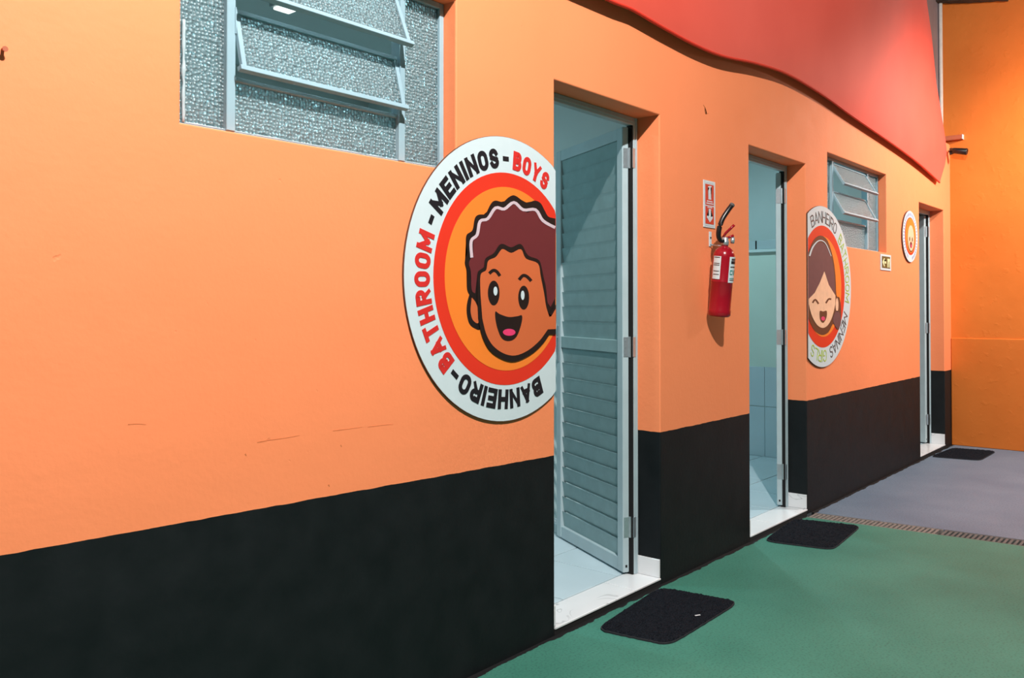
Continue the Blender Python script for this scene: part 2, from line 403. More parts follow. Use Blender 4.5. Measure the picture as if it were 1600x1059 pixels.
# ------------------------------------------------------------------ doors
def door(n, a, b, angle):
    r = empty('door_%d' % n, (0, 0, 0), kind='structure')
    r['label'] = ['grey louvred metal door standing open in the near doorway', 'grey metal door folded back inside the middle doorway', 'grey metal door half open in the far doorway'][n-1]
    fw = .036; y0, y1 = TH-.014, TH+.02
    bm = bmesh.new()
    for s in (0, 1):
        x0 = a if s == 0 else b-fw
        addbox(bm, x0+.0005, x0+fw-.0005, y0, y1, SILL+.0005, DTOP-.0005, bev=.002)
        xs_ = x0+fw*.55 if s else x0+fw*.45
        addbox(bm, xs_-.003, xs_+.003, y0-.004, y0+.001, SILL+.001, DTOP-.002)
    fr = fin('frame_jambs', bm, 'alu', r)
    bm = bmesh.new(); addbox(bm, a+fw, b-fw, y0, y1, DTOP-fw, DTOP-.0005, bev=.002); addbox(bm, a+fw, b-fw, y0-.004, y0+.001, DTOP-fw*.55-.003, DTOP-fw*.55+.003)
    fin('frame_head', bm, 'alu', r)
    box('dark_gap_strip', (b-fw-.0075, b-fw-.0003, y0+.003, y1-.002, SILL+.001, DTOP-fw-.002), 'dark', r)  # added dark strip, paints in the shaded gap between leaf and frame
    # leaf, built along -x from the hinge when closed
    L = (b-a)-2*fw-.012; zb, zt = SILL+.010, DTOP-fw-.008
    t_ = .032; rot = Matrix.Rotation(-angle, 4, 'Z')
    piv = Vector((b-fw-.011, TH+.006, 0)); m = Matrix.Translation(piv - rot @ Vector((0, t_, 0))) @ rot
    def part(name, dims, mat, bev=.002, parent=r):
        bm = bmesh.new(); addbox(bm, *dims, bev=bev); bmesh.ops.transform(bm, matrix=m, verts=bm.verts[:]); return fin(name, bm, mat, parent)
    sw = .052
    part('stile', (-L, -L+sw, 0, t_, zb, zt), 'alu', .003); part('stile', (-sw, 0, 0, t_, zb, zt), 'alu', .003)
    part('rail', (-L+sw, -sw, .002, t_-.002, zt-.055, zt), 'alu'); part('rail', (-L+sw, -sw, .002, t_-.002, zb, zb+.06), 'alu')
    part('rail', (-L+sw, -sw, .002, t_-.002, 1.035, 1.095), 'slat')
    prot = None; p = .0755
    def slats(za, zb_):
        nonlocal prot
        k = max(1, round((zb_-za)/p)); q = (zb_-za)/k
        for i in range(k):
            z = za+i*q
            if prot is None:
                bm = bmesh.new()
                # one folded slat: tilted blade with a short returned lip
                pr = [(.013, 0), (.0145, .008), (t_-.010, q*.86), (t_-.008, q*1.0), (t_-.0105, q*1.0), (t_-.0125, q*.87), (.012, .011), (.0105, .002)]
                v0 = [bm.verts.new((-L+sw, t_-yv, zv)) for yv, zv in pr]; v1 = [bm.verts.new((-sw, t_-yv, zv)) for yv, zv in pr]
                for j in range(len(pr)): bm.faces.new((v0[j], v0[(j+1) % len(pr)], v1[(j+1) % len(pr)], v1[j]))
                bm.faces.new(v0[::-1]); bm.faces.new(v1)
                bmesh.ops.transform(bm, matrix=m, verts=bm.verts[:])
                o = fin('slat', bm, 'slat', r); prot = o; o.location.z = z
            else:
                o = prot.copy(); COL.objects.link(o); o.location.z = z
    if n != 2:
        slats(zb+.06, 1.035); slats(1.095, zt-.055)
    else:
        slats(zb+.06, 1.035); slats(1.095, zt-.055)
    for z in (.245, 1.065, 1.93):
        bm = bmesh.new()
        addbox(bm, .0005, .0022, .004, t_-.002, z-.045, z+.045, mtx=m)
        tube(bm, [piv+Vector((.0015, -.004, z-.047)), piv+Vector((.0015, -.004, z+.047))], .0055)
        addbox(bm, piv.x+.001, piv.x+.0035, piv.y-.002, piv.y+.012, z-.045, z+.045)
        addbox(bm, piv.x+.003, b-fw*.35, y0-.0015, y0+.0005, z-.045, z+.045)
        for zz in (-.03, 0, .03): addbox(bm, .0022, .0036, .010, .016, z+zz-.004, z+zz+.004, mtx=m)
        h = fin('hinge', bm, 'chrome', r)
    lk = part('lock_plate', (-L+.012, -L+.034, -.004, -.0003, .96, 1.15), 'chrome', .001)
    bm = bmesh.new(); tube(bm, [m @ Vector((-L+.022, -.003, 1.09)), m @ Vector((-L+.022, -.014, 1.09)), m @ Vector((-L+.022, -.016, 1.02))], .005); fin('lever_handle', bm, 'chrome', lk)
    part('bolt_hole', (-.0002, .0006, .012, .022, zb+.022, zb+.034), 'dark', 0)
    return r
door(1, *DOORS[0], math.radians(117)); door(2, *DOORS[1], math.radians(164)); door(3, *DOORS[2], math.radians(100))

# ------------------------------------------------------------------ windows
def window(n, a, b, z0, z1, mul, flaps, label):
    r = empty('window_%d' % n, (0, 0, 0), kind='structure'); r['label'] = label
    y0, y1 = .056, .092; e = .0008
    bm = bmesh.new(); fw = .020
    for d in ((a+e, a+fw, z0+e, z1-e), (b-fw, b-e, z0+e, z1-e)): addbox(bm, d[0], d[1], y0, y1, d[2], d[3], bev=.0015)
    addbox(bm, a+fw, b-fw, y0, y1, z0+e, z0+.013, bev=.0015); addbox(bm, a+fw, b-fw, y0, y1, z1-fw, z1-e, bev=.0015)
    fin('frame', bm, 'winframe', r)
    for x in mul: box('mullion', (x-.013, x+.013, y0-.006, y1, z0+.013, z1-fw), 'winframe', r, .002)
    box('pane', (a+fw, mul[0]-.013, y0+.012, y0+.016, z0+.013, z1-fw), 'glass', r); box('pane', (mul[1]+.013, b-fw, y0+.012, y0+.016, z0+.013, z1-fw), 'glass', r)
    xa, xb = mul[0]+.0135, mul[1]-.0135
    zf = flaps[0][0]
    box('pane', (xa, xb, y0+.012, y0+.016, z0+.013, zf-.006), 'glass', r)
    box('transom', (xa, xb, y0+.002, y0+.024, zf-.012, zf+.0), 'winframe', r, .002)
    for zb, zt, out in flaps:
        hgt = zt-zb-.006; ang = math.asin(min(.95, out/hgt))
        m = Matrix.Translation((0, y0+.012, zt-.004)) @ Matrix.Rotation(-ang, 4, 'X')
        fe = empty('flap', (0, 0, 0)); fe.parent = r
        bm = bmesh.new(); bw = .014
        addbox(bm, xa, xb, -.007, .007, -bw, 0, mtx=m, bev=.001); addbox(bm, xa-.008, xb+.008, -.012, .007, -hgt, -hgt+bw, mtx=m, bev=.001)
        addbox(bm, xa, xa+bw, -.007, .007, -hgt+bw, -bw, mtx=m, bev=.001); addbox(bm, xb-bw, xb, -.007, .007, -hgt+bw, -bw, mtx=m, bev=.001)
        fin('flap_frame', bm, 'winframe', fe)
        bm = bmesh.new(); addbox(bm, xa+bw, xb-bw, -.002, .002, -hgt+bw, -bw, mtx=m); fin('pane', bm, 'glass', fe)
        bm = bmesh.new()
        for x in (xa-.004, xb+.001): addbox(bm, x, x+.003, y0-.009, y0+.004, zt-.075, zt-.004)
        fin('stay_arm', bm, 'winframe', fe)
    return r
w1 = window(1, *WINS[0], (1.236, 1.846), [(1.862, 2.050, .046), (2.052, 2.245, .072)], 'near louvred window of hammered glass in pale metal frame')
window(2, *WINS[1], (5.68, 6.385), [(1.842, 2.03, .085), (2.032, 2.215, .088)], 'far louvred window with open flaps above exit sign')

bm = bmesh.new()
zs_ = [1.716+.0125*k for k in range(22)]
tube(bm, [(1.106+.003*noise.noise(Vector((z*40, 1, 0))), .060, z) for z in zs_], [.0045+.005*noise.noise(Vector((z*30, 0, 5))) for z in zs_], 8)
xs_ = [1.106+.02*k for k in range(47)]
tube(bm, [(x, .060, 1.716) for x in xs_], [.002+.0035*noise.noise(Vector((x*25, 0, 2))) for x in xs_], 6)
fin('sealant', bm, 'alu', w1, True)
# ------------------------------------------------------------------ lettering
def arcp(cx, cy, rx, ry, a0, a1, n=10): return [(cx+rx*math.cos(math.radians(a0+(a1-a0)*k/n)), cy+ry*math.sin(math.radians(a0+(a1-a0)*k/n))) for k in range(n+1)]
def rrect(w_=1, y0=0, y1=1, k=.34): # closed rounded loop
    p = arcp(w_-w_*.5, y1-k, w_*.5, k, 0, 180)+arcp(w_*.5, y0+k, w_*.5, k, 180, 360); return p+[p[0]]
LET = {   # width, strokes in a unit box
    'A': (.74, [[(0, 0), (.5, 1), (1, 0)], [(.19, .3), (.81, .3)]]),
    'B': (.66, [[(0, 0), (0, 1)], [(0, 1), (.6, 1)]+arcp(.6, .76, .36, .24, 90, -90)+[(0, .52)], [(0, .52), (.6, .52)]+arcp(.6, .26, .4, .26, 90, -90)+[(0, 0)]]),
    'E': (.56, [[(1, 0), (0, 0), (0, 1), (1, 1)], [(0, .52), (.88, .52)]]),
    'G': (.66, [arcp(.5, .66, .5, .34, 20, 180)+arcp(.5, .34, .5, .34, 180, 360)+[(1, .48), (.55, .48)]]),
    'H': (.66, [[(0, 0), (0, 1)], [(1, 0), (1, 1)], [(0, .5), (1, .5)]]),
    'I': (.0, [[(.5, 0), (.5, 1)]]),
    'L': (.54, [[(0, 1), (0, 0), (1, 0)]]),
    'M': (.92, [[(0, 0), (0, 1), (.5, .28), (1, 1), (1, 0)]]),
    'N': (.70, [[(0, 0), (0, 1), (1, 0), (1, 1)]]),
    'O': (.66, [rrect()]),
    'R': (.66, [[(0, 0), (0, 1), (.6, 1)]+arcp(.6, .73, .4, .27, 90, -90)+[(0, .46)], [(.5, .46), (1, 0)]]),
    'S': (.62, [arcp(.5, .74, .46, .26, 20, 180)+[(.12, .58), (.88, .42)]+arcp(.5, .26, .48, .26, 0, -160)]),
    'T': (.62, [[(.5, 0), (.5, 1)], [(0, 1), (1, 1)]]),
    'Y': (.72, [[(0, 1), (.5, .44), (1, 1)], [(.5, .44), (.5, 0)]]),
    '-': (.3, [[(0, .5), (1, .5)]]),
}
def arc_word(word, c, r0, r1, a0, a1, y, mat, parent, sw=.0165, gap=.55):
    """painted capitals between radii r0..r1, clockwise from angle a0 to a1 (degrees, 0 = top)"""
    bm = bmesh.new(); h_ = r1-r0; rm = (r0+r1)/2; span = math.radians((a1-a0))*rm
    ws = [LET[ch][0] for ch in word]; n = len(word)
    free = span-n*sw-(n-1)*sw*gap; k = free/max(sum(ws), 1e-6); cur = 0.0
    for ch, wd in zip(word, ws):
        wm = wd*k; am = math.radians(a0)+(cur+(wm+sw)/2)/rm
        segs = []
        for st in LET[ch][1]:                 # split strokes at sharp corners
            pts = [Vector((-wm/2+px*wm if wd else 0, sw/2+py*(h_-sw))) for px, py in st]; run = [pts[0]]
            for i in range(1, len(pts)):
                run.append(pts[i])
                if i < len(pts)-1 and (pts[i]-pts[i-1]).angle(pts[i+1]-pts[i], 0) > .7: segs.append(run); run = [pts[i]]
            segs.append(run)
        for si, pts in enumerate(segs):
            N = len(pts); Lf, Rt = [], []; ext = 0 if (pts[0]-pts[-1]).length < 1e-6 else sw/2; yo = y-.00012*si
            for i, p in enumerate(pts):
                d0 = (p-pts[i-1]).normalized() if i > 0 else None; d1 = (pts[i+1]-p).normalized() if i < N-1 else None
                q = p.copy(); ml = 1
                if d0 is None: q = q-d1*ext; nrm = Vector((-d1.y, d1.x))
                elif d1 is None: q = q+d0*ext; nrm = Vector((-d0.y, d0.x))
                else:
                    t = (d0+d1).normalized(); nrm = Vector((-t.y, t.x)); ml = min(1/max(abs(nrm.dot(Vector((-d1.y, d1.x)))), .1), 1.5)
                Lf.append(q+nrm*sw/2*ml); Rt.append(q-nrm*sw/2*ml)
            def tr(v):
                vy = min(max(v.y, 0), h_); vx = min(max(v.x, -(wm+sw)/2), (wm+sw)/2); rad = r0+vy
                return (c[0]+rad*math.sin(am)+vx*math.cos(am), yo, c[1]+rad*math.cos(am)-vx*math.sin(am))
            lv = [bm.verts.new(tr(v)) for v in Lf]; rv = [bm.verts.new(tr(v)) for v in Rt]
            for i in range(N-1): bm.faces.new((lv[i], lv[i+1], rv[i+1], rv[i]))
        cur += wm+sw+sw*gap
    r_ = bmesh.ops.extrude_face_region(bm, geom=bm.faces[:])
    for e_ in r_['geom']:
        if isinstance(e_, bmesh.types.BMVert): e_.co.y += .0012
    return fin('lettering', bm, mat, parent)
def ang(c, px, py):
    x, z = W(px, py, -.010); return math.degrees(math.atan2(x-c[0], z-c[1])) % 360

# ------------------------------------------------------------------ signs
def disc_pts(c, r, cutl=None, cutr=None, n=96):
    out = []
    for k in range(n):
        t = 2*math.pi*k/n; x, z = c[0]+r*math.sin(t), c[1]+r*math.cos(t)
        if cutl is not None: x = max(x, cutl)
        if cutr is not None: x = min(x, cutr)
        out.append((x, z))
    res = []
    for p in out:
        if not res or abs(p[0]-res[-1][0])+abs(p[1]-res[-1][1]) > 1e-5: res.append(p)
    return res
def layer(name, pts, y, mat, parent, th=.0007):
    bm = bmesh.new(); prism(bm, pts, y+th, y); return fin(name, bm, mat, parent)
def stroke(pts, w0, w1=None, n=4):
    pts = smoothpoly(pts, n, False); L_, R_ = [], []; N = len(pts)
    for i, p in enumerate(pts):
        a, b = pts[max(i-1, 0)], pts[min(i+1, N-1)]; dx, dy = b[0]-a[0], b[1]-a[1]; q = math.hypot(dx, dy) or 1
        ww = (w0+(w1-w0)*i/(N-1) if w1 is not None else w0)/2
        L_.append((p[0]-dy/q*ww, p[1]+dx/q*ww)); R_.append((p[0]+dy/q*ww, p[1]-dx/q*ww))
    return L_+R_[::-1]
def ell(cx, cy, rx, ry, n=24): return [(cx+rx*math.cos(2*math.pi*k/n), cy+ry*math.sin(2*math.pi*k/n)) for k in range(n)]

def boys_sign():
    C = (2.304, 1.3465); R = .505; cut = DOORS[0][0]-.004
    r = empty('round_sign', (C[0], 0, C[1]), 0, 'large round restroom sign with a boy face and bold red and black lettering', 'sign')
    off = Matrix.Translation((-C[0], 0, -C[1]))
    kids = []
    def K(o): kids.append(o); return o
    bm = bmesh.new(); prism(bm, disc_pts(C, R, cutr=cut), -.0015, -.008); K(fin('board', bm, 'board_edge', r))
    Y0 = -.0088
    K(layer('white_face', disc_pts(C, R-.0015, cutr=cut), Y0, 'white', r))
    K(layer('red_disc', disc_pts(C, .377, cutr=cut), Y0-.0008, 'red', r)); K(layer('orange_disc', disc_pts(C, .326, cutr=cut), Y0-.0016, 'orange', r))
    def c(pts): return [(min(x, cut), z) for x, z in (W(700+u/3.31, 280+v/3.31, -.0125) for u, v in pts)]
    y = Y0-.0024
    K(layer('ear', c(smoothpoly([(128, 582), (106, 618), (98, 680), (110, 742), (138, 770), (172, 768), (175, 640)])), y, 'outline', r))
    K(layer('ear_fill', c(smoothpoly([(122, 632), (118, 685), (130, 728), (158, 742), (156, 668), (128, 612)])), y-.0008, 'skin', r))
    hb = smoothpoly([(556, 203), (520, 193), (500, 160), (480, 124), (450, 110), (415, 121), (385, 110), (355, 88), (335, 83), (312, 95), (285, 117), (245, 110), (222, 128), (195, 178), (160, 183), (140, 202), (128, 262), (98, 287), (94, 330), (100, 380), (88, 430), (100, 485), (100, 570), (125, 612), (150, 640)], 4, False)+[(400, 600), (512, 660), (527, 700), (556, 650)]
    K(layer('hair_outline', c(hb), y-.0008, 'outline', r))
    hf = smoothpoly([(556, 258), (520, 238), (490, 215), (465, 166), (440, 158), (410, 172), (375, 152), (340, 130), (310, 153), (275, 162), (247, 152), (220, 188), (200, 210), (172, 220), (160, 260), (150, 290), (125, 315), (121, 350), (124, 395), (108, 435), (118, 480), (122, 570), (140, 590)], 4, False)+[(152, 490), (300, 400), (478, 430), (500, 560), (516, 640), (530, 660), (556, 610)]
    K(layer('hair_fill', c(hf), y-.0016, 'maroon', r))
    K(layer('hair_shine', c(stroke([(122, 405), (119, 320), (150, 287), (165, 218), (205, 204), (245, 148), (290, 154), (340, 120), (388, 158), (452, 158), (490, 214), (553, 250)], 15)), y-.0024, 'lilac', r))
    fb = smoothpoly([(150, 600), (150, 492), (165, 468), (185, 452), (192, 410), (235, 382), (262, 342), (285, 335), (325, 352), (375, 335), (412, 393), (470, 420), (488, 490), (505, 560), (512, 630), (527, 697)], 4, False)+[(556, 648), (556, 802), (524, 802)]+smoothpoly([(522, 803), (480, 860), (420, 910), (345, 942), (280, 930), (215, 885), (175, 810), (155, 720)], 4, False)
    K(layer('face_outline', c(fb), y-.0024-.0008, 'outline', r))
    ff = smoothpoly([(166, 600), (166, 496), (195, 470), (206, 422), (245, 402), (270, 368), (286, 362), (325, 381), (374, 362), (400, 410), (462, 436), (476, 500), (494, 590), (505, 660), (522, 712)], 4, False)+[(534, 706), (556, 668), (556, 774), (514, 776)]+smoothpoly([(512, 778), (470, 835), (410, 885), (345, 911), (285, 900), (230, 860), (195, 800), (175, 720)], 4, False)
    K(layer('face_fill', c(ff), y-.004, 'skin', r))
    yf = y-.0048
    for bpts in ([(210, 487), (230, 471), (248, 477), (265, 500)], [(364, 520), (384, 498), (405, 503), (427, 526)]): K(layer('eyebrow', c(stroke(bpts, 16)), yf, 'outline', r))
    for (ex, ey, rx, ry), (hx, hy, h1, h2) in (((233, 588, 30, 64), (241, 578, 10, 23)), ((388, 612, 28, 62), (382, 600, 9, 24))):
        K(layer('eye', c(ell(ex, ey, rx, ry)), yf, 'outline', r)); K(layer('eye_shine', c(ell(hx, hy, h1, h2)), yf-.0008, 'white', r))
    K(layer('mouth', c(smoothpoly([(243, 683), (262, 696), (310, 712), (355, 708), (379, 705), (375, 750), (350, 815), (312, 836), (275, 822), (252, 770), (241, 715)])), yf, 'outline', r))
    K(layer('tongue', c(ell(312, 791, 32, 18)), yf-.0008, 'pink', r))
    yl = Y0-.0014
    def A(cx, cy): return ang(C, cx, cy)
    # words run clockwise from lower right
    K(arc_word('BANHEIRO', C, .392, .461, A(845, 597), A(720.5, 592), yl, 'ink', r))
    K(arc_word('-', C, .392, .461, A(717, 587), A(708, 577), yl, 'ink', r))
    K(arc_word('BATHROOM', C, .392, .461, A(702, 574), A(667, 361), yl, 'redink', r))
    K(arc_word('-', C, .392, .461, A(671, 349), A(676, 336), yl, 'ink', r))
    K(arc_word('MENINOS', C, .392, .461, A(679, 326), A(779, 247), yl, 'ink', r))
    K(arc_word('-', C, .392, .461, A(786, 247), A(795, 248), yl, 'ink', r))
    K(arc_word('BOYS', C, .392, .461, A(802, 250), A(856, 288), yl, 'redink', r))
    for o in kids: o.data.transform(off)
boys_sign()

def girls_sign():
    C = (5.333, 1.378); R = .505; cut = DOORS[1][1]+.001
    r = empty('round_sign', (C[0], 0, C[1]), 0, 'large round restroom sign with a girl face beside the middle doorway', 'sign')
    kids = []
    def K(o): kids.append(o); return o
    bm = bmesh.new(); prism(bm, disc_pts(C, R, cutl=cut), -.002, -.010); K(fin('board', bm, 'board_edge', r))
    Y0 = -.0108
    K(layer('white_face', disc_pts(C, R-.001, cutl=cut), Y0, 'white', r))
    K(layer('red_disc', disc_pts(C, .382, cutl=cut), Y0-.001, 'red', r)); K(layer('orange_disc', disc_pts(C, .315, cutl=cut), Y0-.002, 'orange', r))
    def c(pts): return [(max(x, cut), z) for x, z in (W(1240+u/3.655, 300+v/3.655, -.0145) for u, v in pts)]
    y = Y0-.003
    K(layer('hair_outline', c([(84, 345), *smoothpoly([(89, 335), (118, 272), (155, 248), (195, 278), (226, 375), (240, 480), (246, 590), (264, 605), (272, 700), (262, 778), (246, 782), (226, 752), (200, 800), (162, 816), (122, 792), (96, 745)], 3, False), (84, 720)]), y, 'brown', r))
    K(layer('hair_fill', c([(84, 385), *smoothpoly([(89, 372), (110, 318), (145, 288), (180, 300), (215, 370), (232, 460), (238, 585)], 3, False), (200, 530), (175, 452), (150, 520), (110, 590), (84, 608)]), y-.001, 'plum', r))
    K(layer('headband', c(stroke([(90, 365), (110, 312), (145, 277), (182, 293), (214, 366)], 9, 3)), y-.002, 'white', r))
    K(layer('face_fill', c([(84, 610), (120, 575), (150, 516), (175, 453), (200, 530), (238, 590), *smoothpoly([(237, 640), (221, 708), (196, 758), (165, 776), (132, 757), (106, 712), (92, 668)], 3, False), (84, 640)]), y-.002, 'peach', r))
    K(layer('ear', c(ell(248, 645, 8, 40, 16)), y-.001, 'peach', r))
    K(layer('pigtail', c(smoothpoly([(241, 680), (262, 690), (271, 740), (257, 780), (237, 764), (225, 728)])), y-.001, 'plum', r))
    yf = y-.003
    for b in ([(107, 632), (122, 614), (141, 638)], [(183, 634), (198, 611), (213, 612)]): K(layer('eye', c(stroke(b, 9)), yf, 'brown', r))
    K(layer('mouth', c(smoothpoly([(148, 680), (167, 682), (187, 679), (186, 716), (168, 746), (150, 728)])), yf, 'brown', r)); K(layer('tongue', c(ell(166, 722, 11, 12, 16)), yf-.001, 'pink', r))
    yl = Y0-.0016
    def A(px, py): return ang(C, px, py)
    K(arc_word('BANHEIRO', C, .398, .472, A(1267, 348)-360 if A(1267, 348) > 180 else A(1267, 348), A(1307, 357), yl, 'thinink', r, .0068, 1.5))
    K(arc_word('BATHROOM', C, .398, .472, A(1311, 370), A(1325.5, 474), yl, 'lime', r, .0068, 1.5))
    K(arc_word('MENINAS', C, .398, .472, A(1323, 492), A(1297, 556), yl, 'thinink', r, .0068, 1.5))
    K(arc_word('GIRLS', C, .398, .472, A(1291, 553), A(1268, 540), yl, 'lime', r, .0068, 1.5))
    for o in kids: o.data.transform(Matrix.Translation((-C[0], 0, -C[1])))
girls_sign()

def small_sign():
    C = (7.215, 1.813); R = .205
    r = empty('round_sign', (C[0], 0, C[1]), 0, 'small round white sign with a baby face beside the far doorway', 'sign')
    kids = []
    def K(o): kids.append(o); return o
    bm = bmesh.new(); prism(bm, disc_pts(C, R), -.003, -.012); K(fin('board', bm, 'board_edge', r))
    K(layer('white_face', disc_pts(C, R-.001), -.0128, 'white', r)); K(layer('red_disc', disc_pts((C[0], C[1]+.002), .150), -.0138, 'red', r)); K(layer('orange_disc', disc_pts((C[0], C[1]+.008), .138), -.0148, 'orange', r))
    K(layer('face_outline', [(C[0]+.004+x, C[1]-.022+z) for x, z in ell(0, 0, .094, .102)], -.0158, 'brown', r))
    K(layer('face_fill', [(C[0]+.002+x, C[1]-.012+z) for x, z in ell(0, 0, .086, .102)], -.0168, 'peach', r))
    for dx in (-.036, .036): K(layer('eye', [(C[0]+dx+x, C[1]-.022+z) for x, z in ell(0, 0, .012, .018, 12)], -.0178, 'brown', r))
    K(layer('mouth', [(C[0]+x, C[1]-.067+z) for x, z in ell(0, 0, .03, .026, 16)], -.0178, 'maroon', r)); K(layer('tongue', [(C[0]+x, C[1]-.076+z) for x, z in ell(0, 0, .015, .012, 12)], -.0188, 'pink', r))
    bm = bmesh.new()                          # the ring of print is too small to read: short strokes
    for k in range(44):
        if 20 < k < 25: continue
        t = 2*math.pi*k/44; m = Matrix.Translation((C[0]+.177*math.sin(t), -.0136, C[1]+.177*math.cos(t))) @ Matrix.Rotation(t, 4, 'Y')
        addbox(bm, -.0045, .0045, -.0004, .0004, -.011, .011, mtx=m)
    K(fin('print', bm, 'blue', r, kind='stuff'))
    for o in kids: o.data.transform(Matrix.Translation((-C[0], 0, -C[1])))
small_sign()

def quad_sign(name, pxs, label):
    pts = [W(*p) for p in pxs]; cx = sum(p[0] for p in pts)/4; cz = sum(p[1] for p in pts)/4
    w_ = (abs(pts[1][0]-pts[0][0])+abs(pts[2][0]-pts[3][0]))/2; h_ = (abs(pts[0][1]-pts[3][1])+abs(pts[1][1]-pts[2][1]))/2
    r = empty(name, (cx, 0, cz), 0, label, 'sign'); return r, w_, h_
r, w_, h_ = quad_sign('extinguisher_sign', [(1097.5, 281), (1116.5, 284), (1116.5, 357), (1099, 355)], 'red and white plate with extinguisher symbol and down arrow')
box('backing', (-w_/2, w_/2, -.004, -.0005, -h_/2, h_/2), 'white', r, .001)
def rect(x0, x1, z0, z1): return [(x0*w_, z0*h_), (x1*w_, z0*h_), (x1*w_, z1*h_), (x0*w_, z1*h_)]
layer('red_panel', rect(-.36, .36, -.02, .42), -.005, 'signred', r); layer('red_panel', rect(-.36, .36, -.42, -.045), -.005, 'signred', r)
layer('pictogram', [(x*w_, z*h_) for x, z in ((-.12, .10), (.12, .10), (.12, .29), (.07, .33), (.07, .36), (.16, .375), (.14, .395), (-.05, .39), (-.16, .36), (-.14, .345), (-.06, .36), (-.06, .33), (-.12, .29))], -.006, 'white', r)
layer('arrow', [(x*w_, z*h_) for x, z in ((-.09, -.10), (.09, -.10), (.09, -.26), (.24, -.25), (.24, -.29), (0, -.385), (-.24, -.29), (-.24, -.25), (-.09, -.26))], -.006, 'white', r)
bm = bmesh.new()
for z, hw in ((.06, .24), (.015, .30), (-.068, .2)):
    for k in range(9):
        x = -hw+2*hw*k/9; addbox(bm, (x+.01)*w_, (x+2*hw/9-.015)*w_, -.0062, -.0052, (z-.012)*h_, (z+.012)*h_)
for z in (.455, -.455): addbox(bm, -.34*w_, .34*w_, -.005, -.0042, (z-.006)*h_, (z+.006)*h_)
fin('print', bm, 'white', r, kind='stuff')

r, w_, h_ = quad_sign('exit_sign', [(1375, 396.5), (1391, 399), (1391, 424), (1375, 421)], 'small olive exit plate with pale left arrow below the far window')
box('backing', (-w_/2, w_/2, -.006, -.0005, -h_/2, h_/2), 'white', r, .001)
layer('olive_panel', rect(-.40, .40, -.36, .38), -.007, 'olive', r)
layer('arrow', [(x*w_, z*h_) for x, z in ((-.36, .0), (-.20, .28), (-.14, .22), (-.20, .07), (.0, .07), (.0, -.07), (-.20, -.07), (-.14, -.22), (-.20, -.28))], -.008, 'lum', r)
layer('door_pictogram', [(x*w_, z*h_) for x, z in ((.12, .26), (.36, .26), (.36, -.30), (.29, -.30), (.29, .12), (.24, .05), (.22, -.30), (.12, -.30))], -.008, 'lum', r)

